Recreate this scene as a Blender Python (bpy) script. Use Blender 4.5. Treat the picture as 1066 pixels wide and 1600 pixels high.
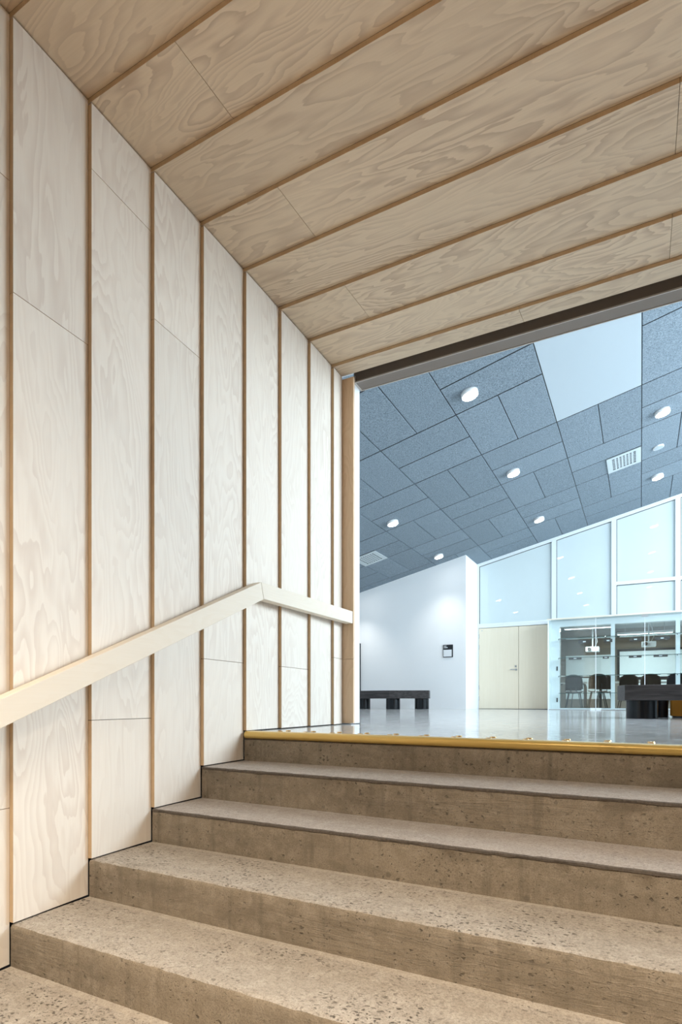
import bpy, bmesh, math, random
from mathutils import Vector, Matrix, noise as mnoise

# ------------------------------------------------------------------ scene
for o in list(bpy.data.objects):
    bpy.data.objects.remove(o, do_unlink=True)
C = bpy.context.scene.collection
SC = bpy.context.scene
random.seed(4)

# ------------------------------------------------------------------ camera
F_PX, YAW, HORIZON, EYE = 892.28, 0.4832, 1098.0, 0.165
cam_d = bpy.data.cameras.new('camera')
cam = bpy.data.objects.new('camera', cam_d)
C.objects.link(cam)
cam_d.sensor_fit = 'HORIZONTAL'
cam_d.sensor_width = 36.0
cam_d.lens = F_PX / 1066.0 * 36.0
cam_d.shift_y = (HORIZON - 800.0) / 1066.0
cam_d.clip_start = 0.02
cam.location = (0, 0, EYE)
cam.rotation_euler = (math.pi / 2, 0, YAW)
SC.camera = cam

# ------------------------------------------------------------------ world, large lights, exposure
w = bpy.data.worlds.new('sky')
SC.world = w
w.use_nodes = True
bgn = w.node_tree.nodes['Background']
bgn.inputs[0].default_value = (0.75, 0.87, 1.0, 1)
bgn.inputs[1].default_value = 1.0

SC.view_settings.view_transform = 'Standard'
SC.view_settings.look = 'None'
SC.view_settings.gamma = 1.0
SC.view_settings.use_curve_mapping = False
SC.view_settings.exposure = 0.0


def area_light(name, loc, rot, sx, sy, power, col, spread=math.pi):
    d = bpy.data.lights.new(name, 'AREA')
    d.shape = 'RECTANGLE'
    d.size, d.size_y, d.energy, d.color = sx, sy, power, col
    d.spread = spread
    o = bpy.data.objects.new(name, d)
    C.objects.link(o)
    o.location, o.rotation_euler = loc, rot
    return o


# daylight that enters through the big windows in the right-hand wall of the hall
area_light('daylight', (7.15, 9.3, 3.80), (0, math.pi / 2, 0), 3.6, 10.0, 2400, (0.80, 0.89, 1.0))

# ------------------------------------------------------------------ materials
MATS = {}


def new_mat(name):
    m = bpy.data.materials.new(name)
    m.use_nodes = True
    nt = m.node_tree
    b = nt.nodes['Principled BSDF']
    MATS[name] = m
    return m, nt, b


def N(nt, typ, **kw):
    n = nt.nodes.new(typ)
    for k, v in kw.items():
        setattr(n, k, v)
    return n


def math_n(nt, op, a, b=None, clamp=False):
    n = nt.nodes.new('ShaderNodeMath')
    n.operation = op
    n.use_clamp = clamp
    for i, v in enumerate((a, b)):
        if v is None:
            continue
        if isinstance(v, (int, float)):
            n.inputs[i].default_value = v
        else:
            nt.links.new(v, n.inputs[i])
    return n.outputs[0]


def ramp(nt, fac, stops, interp='LINEAR'):
    n = nt.nodes.new('ShaderNodeValToRGB')
    n.color_ramp.interpolation = interp
    cr = n.color_ramp
    while len(cr.elements) < len(stops):
        cr.elements.new(0.5)
    for e, (p, c) in zip(cr.elements, stops):
        e.position = p
        e.color = (c, c, c, 1) if isinstance(c, (int, float)) else (*c, 1)
    nt.links.new(fac, n.inputs[0])
    return n.outputs[0]


def mix(nt, fac, a, b, mode='MIX'):
    n = nt.nodes.new('ShaderNodeMix')
    n.data_type = 'RGBA'
    n.blend_type = mode
    for sock, v in ((n.inputs[0], fac), (n.inputs[6], a), (n.inputs[7], b)):
        if isinstance(v, (int, float)):
            sock.default_value = v
        elif isinstance(v, tuple):
            sock.default_value = (*v, 1)
        else:
            nt.links.new(v, sock)
    return n.outputs[2]


def noise(nt, vec, scale, detail=2, rough=0.5, dist=0.0):
    n = nt.nodes.new('ShaderNodeTexNoise')
    n.inputs['Scale'].default_value = scale
    n.inputs['Detail'].default_value = detail
    n.inputs['Roughness'].default_value = rough
    n.inputs['Distortion'].default_value = dist
    nt.links.new(vec, n.inputs['Vector'])
    return n.outputs['Fac']


def mapping(nt, vec, scale=(1, 1, 1), rot=(0, 0, 0), loc=(0, 0, 0)):
    n = nt.nodes.new('ShaderNodeMapping')
    n.inputs['Scale'].default_value = scale
    n.inputs['Rotation'].default_value = rot
    n.inputs['Location'].default_value = loc
    nt.links.new(vec, n.inputs['Vector'])
    return n.outputs[0]


def obj_vec(nt, rnd=False):
    tc = nt.nodes.new('ShaderNodeTexCoord')
    v = tc.outputs['Object']
    if rnd:
        oi = nt.nodes.new('ShaderNodeObjectInfo')
        r = math_n(nt, 'MULTIPLY', oi.outputs['Random'], 57.3)
        cb = nt.nodes.new('ShaderNodeCombineXYZ')
        for i in range(3):
            nt.links.new(r, cb.inputs[i])
        a = nt.nodes.new('ShaderNodeVectorMath')
        a.operation = 'ADD'
        nt.links.new(v, a.inputs[0])
        nt.links.new(cb.outputs[0], a.inputs[1])
        return a.outputs[0], oi.outputs['Random']
    return v


def bump(nt, b, height, strength, dist=0.01):
    n = nt.nodes.new('ShaderNodeBump')
    n.inputs['Strength'].default_value = strength
    n.inputs['Distance'].default_value = dist
    nt.links.new(height, n.inputs['Height'])
    nt.links.new(n.outputs[0], b.inputs['Normal'])


def plain(name, col, rough=0.5, metal=0.0, spec=0.5, var=0.04, vscale=6.0, emit=None, estr=0.0):
    m, nt, b = new_mat(name)
    v = obj_vec(nt)
    n = noise(nt, v, vscale, 3)
    lo = tuple(max(0, c * (1 - var)) for c in col)
    hi = tuple(min(1, c * (1 + var)) for c in col)
    nt.links.new(mix(nt, n, lo, hi), b.inputs['Base Color'])
    b.inputs['Roughness'].default_value = rough
    b.inputs['Metallic'].default_value = metal
    b.inputs['Specular IOR Level'].default_value = spec
    if emit:
        b.inputs['Emission Color'].default_value = (*emit, 1)
        b.inputs['Emission Strength'].default_value = estr
    return m


def plywood(name, along, pale, late, tint, contrast=1.0):
    """rotary-cut, white-oiled softwood plywood; along = index of the grain axis"""
    m, nt, b = new_mat(name)
    v, rnd = obj_vec(nt, True)
    sc = [2.6, 2.6, 2.6]
    sc[along] = 0.62
    n1 = noise(nt, mapping(nt, v, tuple(sc)), 1.0, 2.2, 0.5, 0.7)
    sc2 = [34.0, 34.0, 34.0]
    sc2[along] = 4.5
    n2 = noise(nt, mapping(nt, v, tuple(sc2)), 1.0, 2, 0.5, 0.3)
    sc3 = [9, 9, 9]
    sc3[along] = 2.2
    n4 = noise(nt, mapping(nt, v, tuple(sc3)), 1.0, 2, 0.5, 0.9)
    lvl = math_n(nt, 'ADD', math_n(nt, 'MULTIPLY', n1, 24.0), math_n(nt, 'MULTIPLY', n2, 0.9))
    lvl = math_n(nt, 'ADD', lvl, math_n(nt, 'MULTIPLY', n4, 3.2))
    fr = math_n(nt, 'FRACT', lvl)
    rings = ramp(nt, fr, [(0.0, 0.05), (0.30, 0.12), (0.62, 0.62), (0.90, 1.0), (0.965, 0.85), (1.0, 0.05)])
    # broad areas where the veneer shows wide flat figure or none at all
    sc5 = [3.3, 3.3, 3.3]
    sc5[along] = 1.0
    n5 = noise(nt, mapping(nt, v, tuple(sc5), loc=(3.1, 7.7, 1.3)), 1.0, 2, 0.5, 0.4)
    area = ramp(nt, n5, [(0.36, 0.25), (0.62, 1.0)])
    fine = [150, 150, 150]
    fine[along] = 5
    n3 = noise(nt, mapping(nt, v, tuple(fine)), 1.0, 2, 0.6, 0.0)
    fac = math_n(nt, 'MULTIPLY', math_n(nt, 'MULTIPLY', rings, area), contrast, True)
    col = mix(nt, fac, pale, late)
    col = mix(nt, ramp(nt, n3, [(0.35, 0.0), (0.7, 0.28)]), col, tint)
    tone = ramp(nt, rnd, [(0.0, 0.93), (1.0, 1.0)])
    col = mix(nt, 1.0, col, tone, 'MULTIPLY')
    nt.links.new(col, b.inputs['Base Color'])
    b.inputs['Roughness'].default_value = 0.55
    b.inputs['Specular IOR Level'].default_value = 0.3
    bump(nt, b, math_n(nt, 'ADD', fac, n3), 0.12, 0.001)
    return m


PALE = (0.875, 0.805, 0.715)
LATE = (0.70, 0.60, 0.515)
TINT = (0.80, 0.705, 0.605)
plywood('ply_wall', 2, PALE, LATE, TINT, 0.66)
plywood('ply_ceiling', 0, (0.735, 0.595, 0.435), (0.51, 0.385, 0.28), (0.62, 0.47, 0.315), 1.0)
plywood('rail_wood', 1, (0.84, 0.755, 0.635), (0.79, 0.69, 0.555), (0.79, 0.69, 0.55), 0.4)
plywood('jamb_wood', 2, (0.78, 0.57, 0.385), (0.66, 0.455, 0.285), (0.70, 0.50, 0.32), 0.6)


def ply_edge(name):
    m, nt, b = new_mat(name)
    v = obj_vec(nt)
    n = noise(nt, mapping(nt, v, (700, 3, 3)), 1.0, 1, 0.5)
    n2 = noise(nt, v, 25, 2)
    col = mix(nt, n, (0.54, 0.375, 0.215), (0.74, 0.565, 0.37))
    col = mix(nt, math_n(nt, 'MULTIPLY', n2, 0.4), col, (0.30, 0.17, 0.07))
    nt.links.new(col, b.inputs['Base Color'])
    b.inputs['Roughness'].default_value = 0.7
    return m


ply_edge('ply_edge')


def concrete(name, base, dark, light, pits, riser):
    m, nt, b = new_mat(name)
    v = obj_vec(nt)
    flat = (1, 0, 1) if riser else (1, 1, 0)
    big = noise(nt, mapping(nt, v, (1.2, 3, 3)), 1.0, 4, 0.6, 0.3)
    mid = noise(nt, v, 18, 4, 0.65)
    spk = noise(nt, v, 95, 3, 0.7)
    fin = noise(nt, v, 260, 3, 0.7)
    col = mix(nt, ramp(nt, big, [(0.3, 0.0), (0.72, 1.0)]), dark, base)
    col = mix(nt, ramp(nt, mid, [(0.45, 0.0), (0.75, 0.75)]), col, light)
    k = 0.35 if riser else 1.0
    col = mix(nt, ramp(nt, spk, [(0.33, 0.55 * k), (0.50, 0.0)]), col, tuple(c * 0.55 for c in dark))
    col = mix(nt, ramp(nt, spk, [(0.56, 0.0), (0.74, 0.28 * k)]), col, tuple(min(1, c * 1.18) for c in light))
    col = mix(nt, ramp(nt, fin, [(0.36, 0.5), (0.55, 0.0)]), col, tuple(c * 0.55 for c in dark))
    # broken bubbles and plucked stones
    wob = N(nt, 'ShaderNodeTexNoise')
    wob.inputs['Scale'].default_value = 70
    nt.links.new(v, wob.inputs['Vector'])
    wv = N(nt, 'ShaderNodeVectorMath', operation='MULTIPLY_ADD')
    nt.links.new(wob.outputs['Color'], wv.inputs[0])
    wv.inputs[1].default_value = (0.02, 0.02, 0.02)
    nt.links.new(v, wv.inputs[2])
    pit = None
    for sc_p, th, lo, hi in ((pits[0], pits[1], 0.20, 0.36), (pits[0] * 2.1, pits[1] - 0.05, 0.14, 0.34)):
        vor = N(nt, 'ShaderNodeTexVoronoi')
        vor.inputs['Scale'].default_value = sc_p
        vor.inputs['Randomness'].default_value = 1.0
        nt.links.new(mapping(nt, wv.outputs[0], (0.8 * flat[0], 1.25 * flat[1], flat[2])), vor.inputs['Vector'])
        sep = N(nt, 'ShaderNodeSeparateColor')
        nt.links.new(vor.outputs['Color'], sep.inputs[0])
        sel = math_n(nt, 'MULTIPLY', math_n(nt, 'GREATER_THAN', sep.outputs[0], th),
                     ramp(nt, vor.outputs['Distance'], [(lo, 1.0), (hi, 0.0)]))
        pit = sel if pit is None else math_n(nt, 'MAXIMUM', pit, sel)
    patch = ramp(nt, noise(nt, v, 3.2, 3, 0.6), [(0.36, 0.2), (0.60, 1.0)])
    pit = math_n(nt, 'MULTIPLY', pit, patch)
    col = mix(nt, math_n(nt, 'MULTIPLY', pit, pits[2]), col, (0.085, 0.07, 0.055))
    h = math_n(nt, 'SUBTRACT', math_n(nt, 'ADD', math_n(nt, 'MULTIPLY', fin, 0.4), math_n(nt, 'MULTIPLY', spk, 0.8 * k)), pit)
    if riser:
        # imprint of the sawn boards and their knots
        wood = noise(nt, mapping(nt, v, (1.6, 30, 30)), 1.0, 4, 0.6, 1.6)
        lines = ramp(nt, math_n(nt, 'FRACT', math_n(nt, 'MULTIPLY', wood, 6.0)), [(0.0, 0.0), (0.80, 0.2), (0.93, 1.0), (1.0, 0.0)])
        lp = ramp(nt, noise(nt, mapping(nt, v, (1.1, 1, 6)), 1.0, 2), [(0.48, 0.0), (0.66, 1.0)])
        lines = math_n(nt, 'MULTIPLY', lines, lp)
        col = mix(nt, math_n(nt, 'MULTIPLY', lines, 0.35), col, light)
        kn = N(nt, 'ShaderNodeTexVoronoi')
        kn.inputs['Scale'].default_value = 5.0
        nt.links.new(mapping(nt, v, (1, 0, 1.1)), kn.inputs['Vector'])
        ks = N(nt, 'ShaderNodeSeparateColor')
        nt.links.new(kn.outputs['Color'], ks.inputs[0])
        knot = math_n(nt, 'MULTIPLY', math_n(nt, 'GREATER_THAN', ks.outputs[1], 0.45),
                      ramp(nt, kn.outputs['Distance'], [(0.045, 1.0), (0.07, 0.0)]))
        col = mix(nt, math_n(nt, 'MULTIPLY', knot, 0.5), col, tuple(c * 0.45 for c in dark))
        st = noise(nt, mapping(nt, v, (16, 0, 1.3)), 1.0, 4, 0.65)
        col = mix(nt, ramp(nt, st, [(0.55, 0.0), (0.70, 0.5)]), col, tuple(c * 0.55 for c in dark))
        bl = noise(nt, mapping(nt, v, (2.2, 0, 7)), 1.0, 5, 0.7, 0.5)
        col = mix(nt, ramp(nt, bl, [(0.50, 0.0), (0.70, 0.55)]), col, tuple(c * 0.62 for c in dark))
        h = math_n(nt, 'ADD', h, math_n(nt, 'ADD', math_n(nt, 'MULTIPLY', wood, 0.2), math_n(nt, 'MULTIPLY', lines, 0.5)))
    nt.links.new(col, b.inputs['Base Color'])
    b.inputs['Roughness'].default_value = 0.8
    b.inputs['Specular IOR Level'].default_value = 0.25
    bump(nt, b, h, 0.7, 0.004)
    return m


concrete('tread_rough', (0.44, 0.385, 0.32), (0.355, 0.31, 0.255), (0.54, 0.485, 0.42), (60, 0.46, 0.95), False)
concrete('tread_smooth', (0.47, 0.415, 0.37), (0.385, 0.34, 0.30), (0.55, 0.50, 0.455), (120, 0.80, 0.55), False)
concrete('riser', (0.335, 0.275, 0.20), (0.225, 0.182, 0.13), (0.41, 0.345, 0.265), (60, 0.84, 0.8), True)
concrete('tread_band', (0.47, 0.41, 0.335), (0.40, 0.345, 0.28), (0.55, 0.49, 0.41), (70, 0.93, 0.5), False)
plain('lip', (0.105, 0.085, 0.068), 0.95, var=0.6, vscale=120)

plain('dark_gap', (0.015, 0.012, 0.010), 0.9)
plain('white_paint', (0.80, 0.82, 0.83), 0.6, var=0.015, vscale=2)
plain('frame_white', (0.80, 0.85, 0.87), 0.35, var=0.01)
plain('cream', (0.78, 0.72, 0.60), 0.5)
plain('lower_paint', (0.26, 0.21, 0.155), 0.7)
plain('lower_floor', (0.16, 0.13, 0.10), 0.7)
plain('track_metal', (0.235, 0.195, 0.165), 0.42, 0.25)
plain('track_edge', (0.62, 0.58, 0.54), 0.4, 0.3)
plain('steel', (0.55, 0.56, 0.57), 0.28, 1.0)
plain('dark_metal', (0.10, 0.10, 0.10), 0.4, 0.6)
plain('black', (0.012, 0.013, 0.016), 0.35)
plain('leg_black', (0.004, 0.005, 0.007), 0.25, spec=0.35)
plain('vent_paint', (0.50, 0.56, 0.58), 0.5, var=0.01)
plain('shelf_glass', (0.06, 0.13, 0.135), 0.1)
plain('sign_white', (0.72, 0.75, 0.77), 0.4)
plain('shell_brown', (0.055, 0.042, 0.034), 0.5)
plain('shell_navy', (0.016, 0.028, 0.048), 0.5)
plain('table_top', (0.70, 0.72, 0.70), 0.4)
plain('taupe', (0.22, 0.20, 0.17), 0.7)
plain('room_ceiling', (0.30, 0.33, 0.33), 0.7)
plain('room_floor', (0.22, 0.24, 0.25), 0.5)
plain('whiteboard', (0.70, 0.80, 0.82), 0.3)
plain('projector_white', (0.70, 0.78, 0.82), 0.4)
plain('orange_felt', (0.42, 0.17, 0.008), 0.8)
plain('lamp_glow', (0.9, 0.9, 0.9), 0.5, emit=(1.0, 0.97, 0.92), estr=30.0)
plain('strip_glow', (0.9, 0.9, 0.9), 0.5, emit=(1.0, 1.0, 1.0), estr=3.0)
plain('lamp_body', (0.85, 0.85, 0.85), 0.4)
plain('panel_white', (0.42, 0.48, 0.52), 0.5, var=0.01)
plain('frosted_glass', (0.66, 0.745, 0.755), 0.008, var=0.02, vscale=0.8)

# polished hall floor
m, nt, b = new_mat('hall_floor')
v = obj_vec(nt)
n = noise(nt, mapping(nt, v, (2, 2, 2)), 1.0, 5, 0.6, 0.4)
nt.links.new(mix(nt, n, (0.50, 0.52, 0.53), (0.60, 0.61, 0.61)), b.inputs['Base Color'])
nr = noise(nt, v, 9, 3)
nt.links.new(ramp(nt, nr, [(0.3, 0.085), (0.7, 0.14)]), b.inputs['Roughness'])
b.inputs['Specular IOR Level'].default_value = 0.5

# golden varnished nosing
m, nt, b = new_mat('gold_nosing')
v = obj_vec(nt)
n = noise(nt, mapping(nt, v, (1.5, 40, 40)), 1.0, 4, 0.6, 0.5)
n2 = noise(nt, mapping(nt, v, (3, 8, 8)), 1.0, 4, 0.7)
col = mix(nt, n, (0.58, 0.37, 0.085), (0.80, 0.57, 0.19))
col = mix(nt, ramp(nt, n2, [(0.60, 0.0), (0.74, 0.6)]), col, (0.20, 0.10, 0.02))
nt.links.new(col, b.inputs['Base Color'])
b.inputs['Roughness'].default_value = 0.28
b.inputs['Metallic'].default_value = 0.35
plain('brass', (0.72, 0.48, 0.20), 0.25, 0.9)

# wood-wool acoustic tile
m, nt, b = new_mat('acoustic_tile')
v, rnd = obj_vec(nt, True)
n = noise(nt, v, 75, 4, 0.75, 0.6)
n2 = noise(nt, v, 6, 3)
col = mix(nt, ramp(nt, n, [(0.36, 0.0), (0.64, 1.0)]), (0.105, 0.137, 0.165), (0.36, 0.43, 0.49))
col = mix(nt, math_n(nt, 'MULTIPLY', n2, 0.25), col, (0.17, 0.21, 0.24))
col = mix(nt, 1.0, col, ramp(nt, rnd, [(0, 0.9), (1, 1.0)]), 'MULTIPLY')
nt.links.new(col, b.inputs['Base Color'])
b.inputs['Roughness'].default_value = 0.9
b.inputs['Specular IOR Level'].default_value = 0.1
bump(nt, b, n, 0.5, 0.004)

# birch door
m, nt, b = new_mat('birch')
v, rnd = obj_vec(nt, True)
n = noise(nt, mapping(nt, v, (30, 30, 1.2)), 1.0, 3, 0.5, 0.3)
nt.links.new(mix(nt, n, (0.78, 0.69, 0.53), (0.84, 0.76, 0.615)), b.inputs['Base Color'])
b.inputs['Roughness'].default_value = 0.45

# dark stained bench timber
m, nt, b = new_mat('bench_wood')
v = obj_vec(nt)
n = noise(nt, mapping(nt, v, (3, 30, 34)), 1.0, 4, 0.6, 0.3)
nt.links.new(mix(nt, ramp(nt, n, [(0.35, 0.0), (0.7, 1.0)]), (0.014, 0.012, 0.012), (0.060, 0.052, 0.052)), b.inputs['Base Color'])
b.inputs['Roughness'].default_value = 0.45

# clear glass: thin sheet, tinted straight-through light plus mirror by angle
m, nt, b = new_mat('clear_glass')
out = [x for x in nt.nodes if x.type == 'OUTPUT_MATERIAL'][0]
tr = N(nt, 'ShaderNodeBsdfTransparent')
tr.inputs[0].default_value = (0.955, 0.988, 0.986, 1)
gl = N(nt, 'ShaderNodeBsdfGlossy')
gl.inputs['Roughness'].default_value = 0.01
lw = N(nt, 'ShaderNodeLayerWeight')
lw.inputs[0].default_value = 0.5
frs = math_n(nt, 'MULTIPLY_ADD', math_n(nt, 'POWER', lw.outputs['Facing'], 5.0), 0.95)
frs.node.inputs[2].default_value = 0.045
ms = N(nt, 'ShaderNodeMixShader')
nt.links.new(frs, ms.inputs[0])
nt.links.new(tr.outputs[0], ms.inputs[1])
nt.links.new(gl.outputs[0], ms.inputs[2])
nt.links.new(ms.outputs[0], out.inputs[0])


# ------------------------------------------------------------------ builders
def link(name, me, parent=None):
    o = bpy.data.objects.new(name, me)
    C.objects.link(o)
    if parent:
        o.parent = parent
    return o


def tag(o, label, cat=None, group=None, kind=None):
    o['label'] = label
    if cat:
        o['category'] = cat
    if group:
        o['group'] = group
    if kind:
        o['kind'] = kind
    return o


def empty(name, loc=(0, 0, 0), rz=0):
    o = bpy.data.objects.new(name, None)
    o.empty_display_size = 0.1
    C.objects.link(o)
    o.location = loc
    o.rotation_euler = (0, 0, rz)
    return o


class MB:
    def __init__(self):
        self.v, self.f, self.mi, self.mats = [], [], [], []

    def _m(self, mat):
        if mat not in self.mats:
            self.mats.append(mat)
        return self.mats.index(mat)

    def add(self, verts, faces, mat, fm=None):
        k = len(self.v)
        self.v += [tuple(p) for p in verts]
        for i, f in enumerate(faces):
            self.f.append(tuple(k + q for q in f))
            self.mi.append(self._m((fm or {}).get(i, mat)))
        return self

    def hexa(self, p, mat, fm=None):
        # p: 4 bottom corners ccw seen from above, then 4 top corners
        return self.add(p, [(3, 2, 1, 0), (4, 5, 6, 7), (0, 1, 5, 4), (1, 2, 6, 5), (2, 3, 7, 6), (3, 0, 4, 7)], mat, fm)

    def box(self, x0, x1, y0, y1, z0, z1, mat, fm=None):
        return self.hexa([(x0, y0, z0), (x1, y0, z0), (x1, y1, z0), (x0, y1, z0),
                          (x0, y0, z1), (x1, y0, z1), (x1, y1, z1), (x0, y1, z1)], mat, fm)

    def prism(self, poly, z0, z1, mat):
        n = len(poly)
        v = [(x, y, z0) for x, y in poly] + [(x, y, z1) for x, y in poly]
        f = [tuple(range(n - 1, -1, -1)), tuple(range(n, 2 * n))]
        f += [(i, (i + 1) % n, n + (i + 1) % n, n + i) for i in range(n)]
        return self.add(v, f, mat)

    def cyl(self, c, r, z0, z1, mat, n=24, r2=None, cap=None):
        r2 = r if r2 is None else r2
        v = [(c[0] + r * math.cos(2 * math.pi * i / n), c[1] + r * math.sin(2 * math.pi * i / n), z0) for i in range(n)]
        v += [(c[0] + r2 * math.cos(2 * math.pi * i / n), c[1] + r2 * math.sin(2 * math.pi * i / n), z1) for i in range(n)]
        f = [tuple(range(n - 1, -1, -1)), tuple(range(n, 2 * n))]
        f += [(i, (i + 1) % n, n + (i + 1) % n, n + i) for i in range(n)]
        return self.add(v, f, mat, cap)

    def tube(self, pts, r, mat, n=8):
        pts = [Vector(p) for p in pts]
        rings = []
        for i, p in enumerate(pts):
            a = pts[max(0, i - 1)]
            bq = pts[min(len(pts) - 1, i + 1)]
            d = (bq - a).normalized()
            up = Vector((0, 0, 1)) if abs(d.z) < 0.9 else Vector((1, 0, 0))
            s = d.cross(up).normalized()
            t = s.cross(d)
            rings.append([p + r * (math.cos(2 * math.pi * k / n) * s + math.sin(2 * math.pi * k / n) * t) for k in range(n)])
        v = [q for rg in rings for q in rg]
        f = []
        for i in range(len(pts) - 1):
            for k in range(n):
                f.append((i * n + k, i * n + (k + 1) % n, (i + 1) * n + (k + 1) % n, (i + 1) * n + k))
        f.append(tuple(range(n - 1, -1, -1)))
        f.append(tuple((len(pts) - 1) * n + k for k in range(n)))
        return self.add(v, f, mat)

    def mesh(self, name):
        me = bpy.data.meshes.new(name)
        me.from_pydata(self.v, [], self.f)
        for q in self.mats:
            me.materials.append(MATS[q])
        me.polygons.foreach_set('material_index', self.mi)
        bm = bmesh.new()
        bm.from_mesh(me)
        bmesh.ops.recalc_face_normals(bm, faces=bm.faces)
        bm.to_mesh(me)
        bm.free()
        me.update()
        return me

    def build(self, name, parent=None, smooth=False, bevel=0.0, segs=2):
        me = self.mesh(name)
        if bevel:
            bm = bmesh.new()
            bm.from_mesh(me)
            bmesh.ops.bevel(bm, geom=list(bm.edges), offset=bevel, segments=segs, affect='EDGES', profile=0.5)
            bm.to_mesh(me)
            bm.free()
        if smooth:
            for p in me.polygons:
                p.use_smooth = True
            me.set_sharp_from_angle(angle=math.radians(40))
        return link(name, me, parent)


def box(name, x0, x1, y0, y1, z0, z1, mat, parent=None, bevel=0.0):
    return MB().box(x0, x1, y0, y1, z0, z1, mat).build(name, parent, bevel=bevel)


# ------------------------------------------------------------------ key dimensions (metres)
WALL = -2.0                                   # face of the plywood wall
YP = [1.2716, 1.6034, 1.9464, 2.2852, 2.6449, 3.0064, 3.3647, 3.6994]   # near edges of the panels
YEND = 3.872
CEIL = 2.638                                  # underside of the plywood ceiling
STEP = 0.022                                  # how far each sheet stands proud of the one before
TILT = 0.004                                  # slight cross fall of the concrete
RIGHT = 4.5
TREADS = [(YP[4], 0.0), (YP[3], -0.166), (YP[2], -0.328), (YP[1], -0.482), (YP[0], -0.634), (0.936, -0.787),
          (0.600, -0.942), (0.264, -1.097), (-0.072, -1.252)]
LOWZ = -1.407


def fz(x):
    return -TILT * (x + 2.0)


HA, HB = 4.5508, 0.23348                      # hall ceiling: z = HA + HB * x
YD, YW, XW = 14.516, 13.432, -3.689           # door wall, white wall, its corner
HX0, HX1 = -8.85, 6.66                        # hall left / right
HY0 = 4.07


def hz(x):
    return HA + HB * x


# ------------------------------------------------------------------ plywood wall
wl = MB().box(-2.20, -2.06, -7.0, 3.86, LOWZ, 2.70, 'dark_gap').build('wall_left')
tag(wl, 'wall of overlapping white-oiled plywood sheets along the left side of the stairs', 'wall', kind='structure')


def wall_panel(y0, y1, z0, z1n, z1f, ends=True):
    t = 0.021
    xf0, xf1 = WALL, WALL - STEP
    p = [(xf0 - t, y0, z0), (xf0, y0, z0), (xf1, y1, z0), (xf1 - t, y1, z0),
         (xf0 - t, y0, z1n), (xf0, y0, z1n), (xf1, y1, z1f), (xf1 - t, y1, z1f)]
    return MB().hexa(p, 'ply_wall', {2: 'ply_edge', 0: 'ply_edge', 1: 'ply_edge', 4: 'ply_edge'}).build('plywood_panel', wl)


ys = [0.264 - 0.336 * 2, 0.264 - 0.336, 0.264, 0.600, 0.936] + YP + [YEND]
bottoms = []
for y in ys[:-1]:
    z = LOWZ
    for ty, tz in TREADS:
        if y >= ty - 1e-4:
            z = max(z, tz)
    bottoms.append(z + 0.006)
JOINTS = {4: [-0.216, 2.053], 5: [1.643], 6: [0.093, 2.362], 7: [1.949], 8: [0.393], 10: [0.393], 12: [0.498], 3: [1.2], 2: [0.4]}
for i in range(len(ys) - 1):
    y0, y1 = ys[i], ys[i + 1]
    zs = [bottoms[i]] + JOINTS.get(i, []) + [CEIL - 0.006]
    for k in range(len(zs) - 1):
        a = zs[k] + (0.0012 if k else 0)
        last = k == len(zs) - 2
        bq = zs[k + 1] - (0 if last else 0.0012)
        wall_panel(y0, y1, a, bq, bq + (STEP if last else 0))

# ------------------------------------------------------------------ plywood ceiling
cl = MB().box(-2.20, RIGHT + 0.1, -0.07, 3.86, CEIL + 0.075, CEIL + 0.2, 'dark_gap').build('ceiling_stairs')
tag(cl, 'sloping-in ceiling of overlapping plywood sheets above the concrete stairs', 'ceiling', kind='structure')
CJ = {5: [-1.542 + 1.22 * 3, ], 6: [-1.542], 8: [-1.542], 9: [0.14], 10: [-1.554, 0.885], 11: [], 12: [-0.6775, 0.144]}
rows = [0.264 - 0.336, 0.264, 0.600, 0.936] + YP + [YEND]
CJ = {4: [1.4], 5: [-1.542, 0.9], 6: [2.1], 7: [-1.542, 0.898], 8: [0.14, 2.58], 9: [-1.554, 0.886], 10: [0.144, 2.6], 11: [-0.6775, 1.76]}
for i in range(len(rows) - 1):
    y0, y1 = rows[i], rows[i + 1]
    t = 0.021
    xs = [-2.04] + CJ.get(i, [1.0]) + [RIGHT]
    for k in range(len(xs) - 1):
        xa = xs[k] + (0.001 if k else 0)
        xb = xs[k + 1] - 0.001
        p = [(xa, y0, CEIL), (xb, y0, CEIL), (xb, y1, CEIL + STEP), (xa, y1, CEIL + STEP),
             (xa, y0, CEIL + t), (xb, y0, CEIL + t), (xb, y1, CEIL + STEP + t), (xa, y1, CEIL + STEP + t)]
        MB().hexa(p, 'ply_ceiling', {2: 'ply_edge', 3: 'ply_edge', 4: 'ply_edge', 5: 'ply_edge'}).build('plywood_panel', cl)

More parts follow.
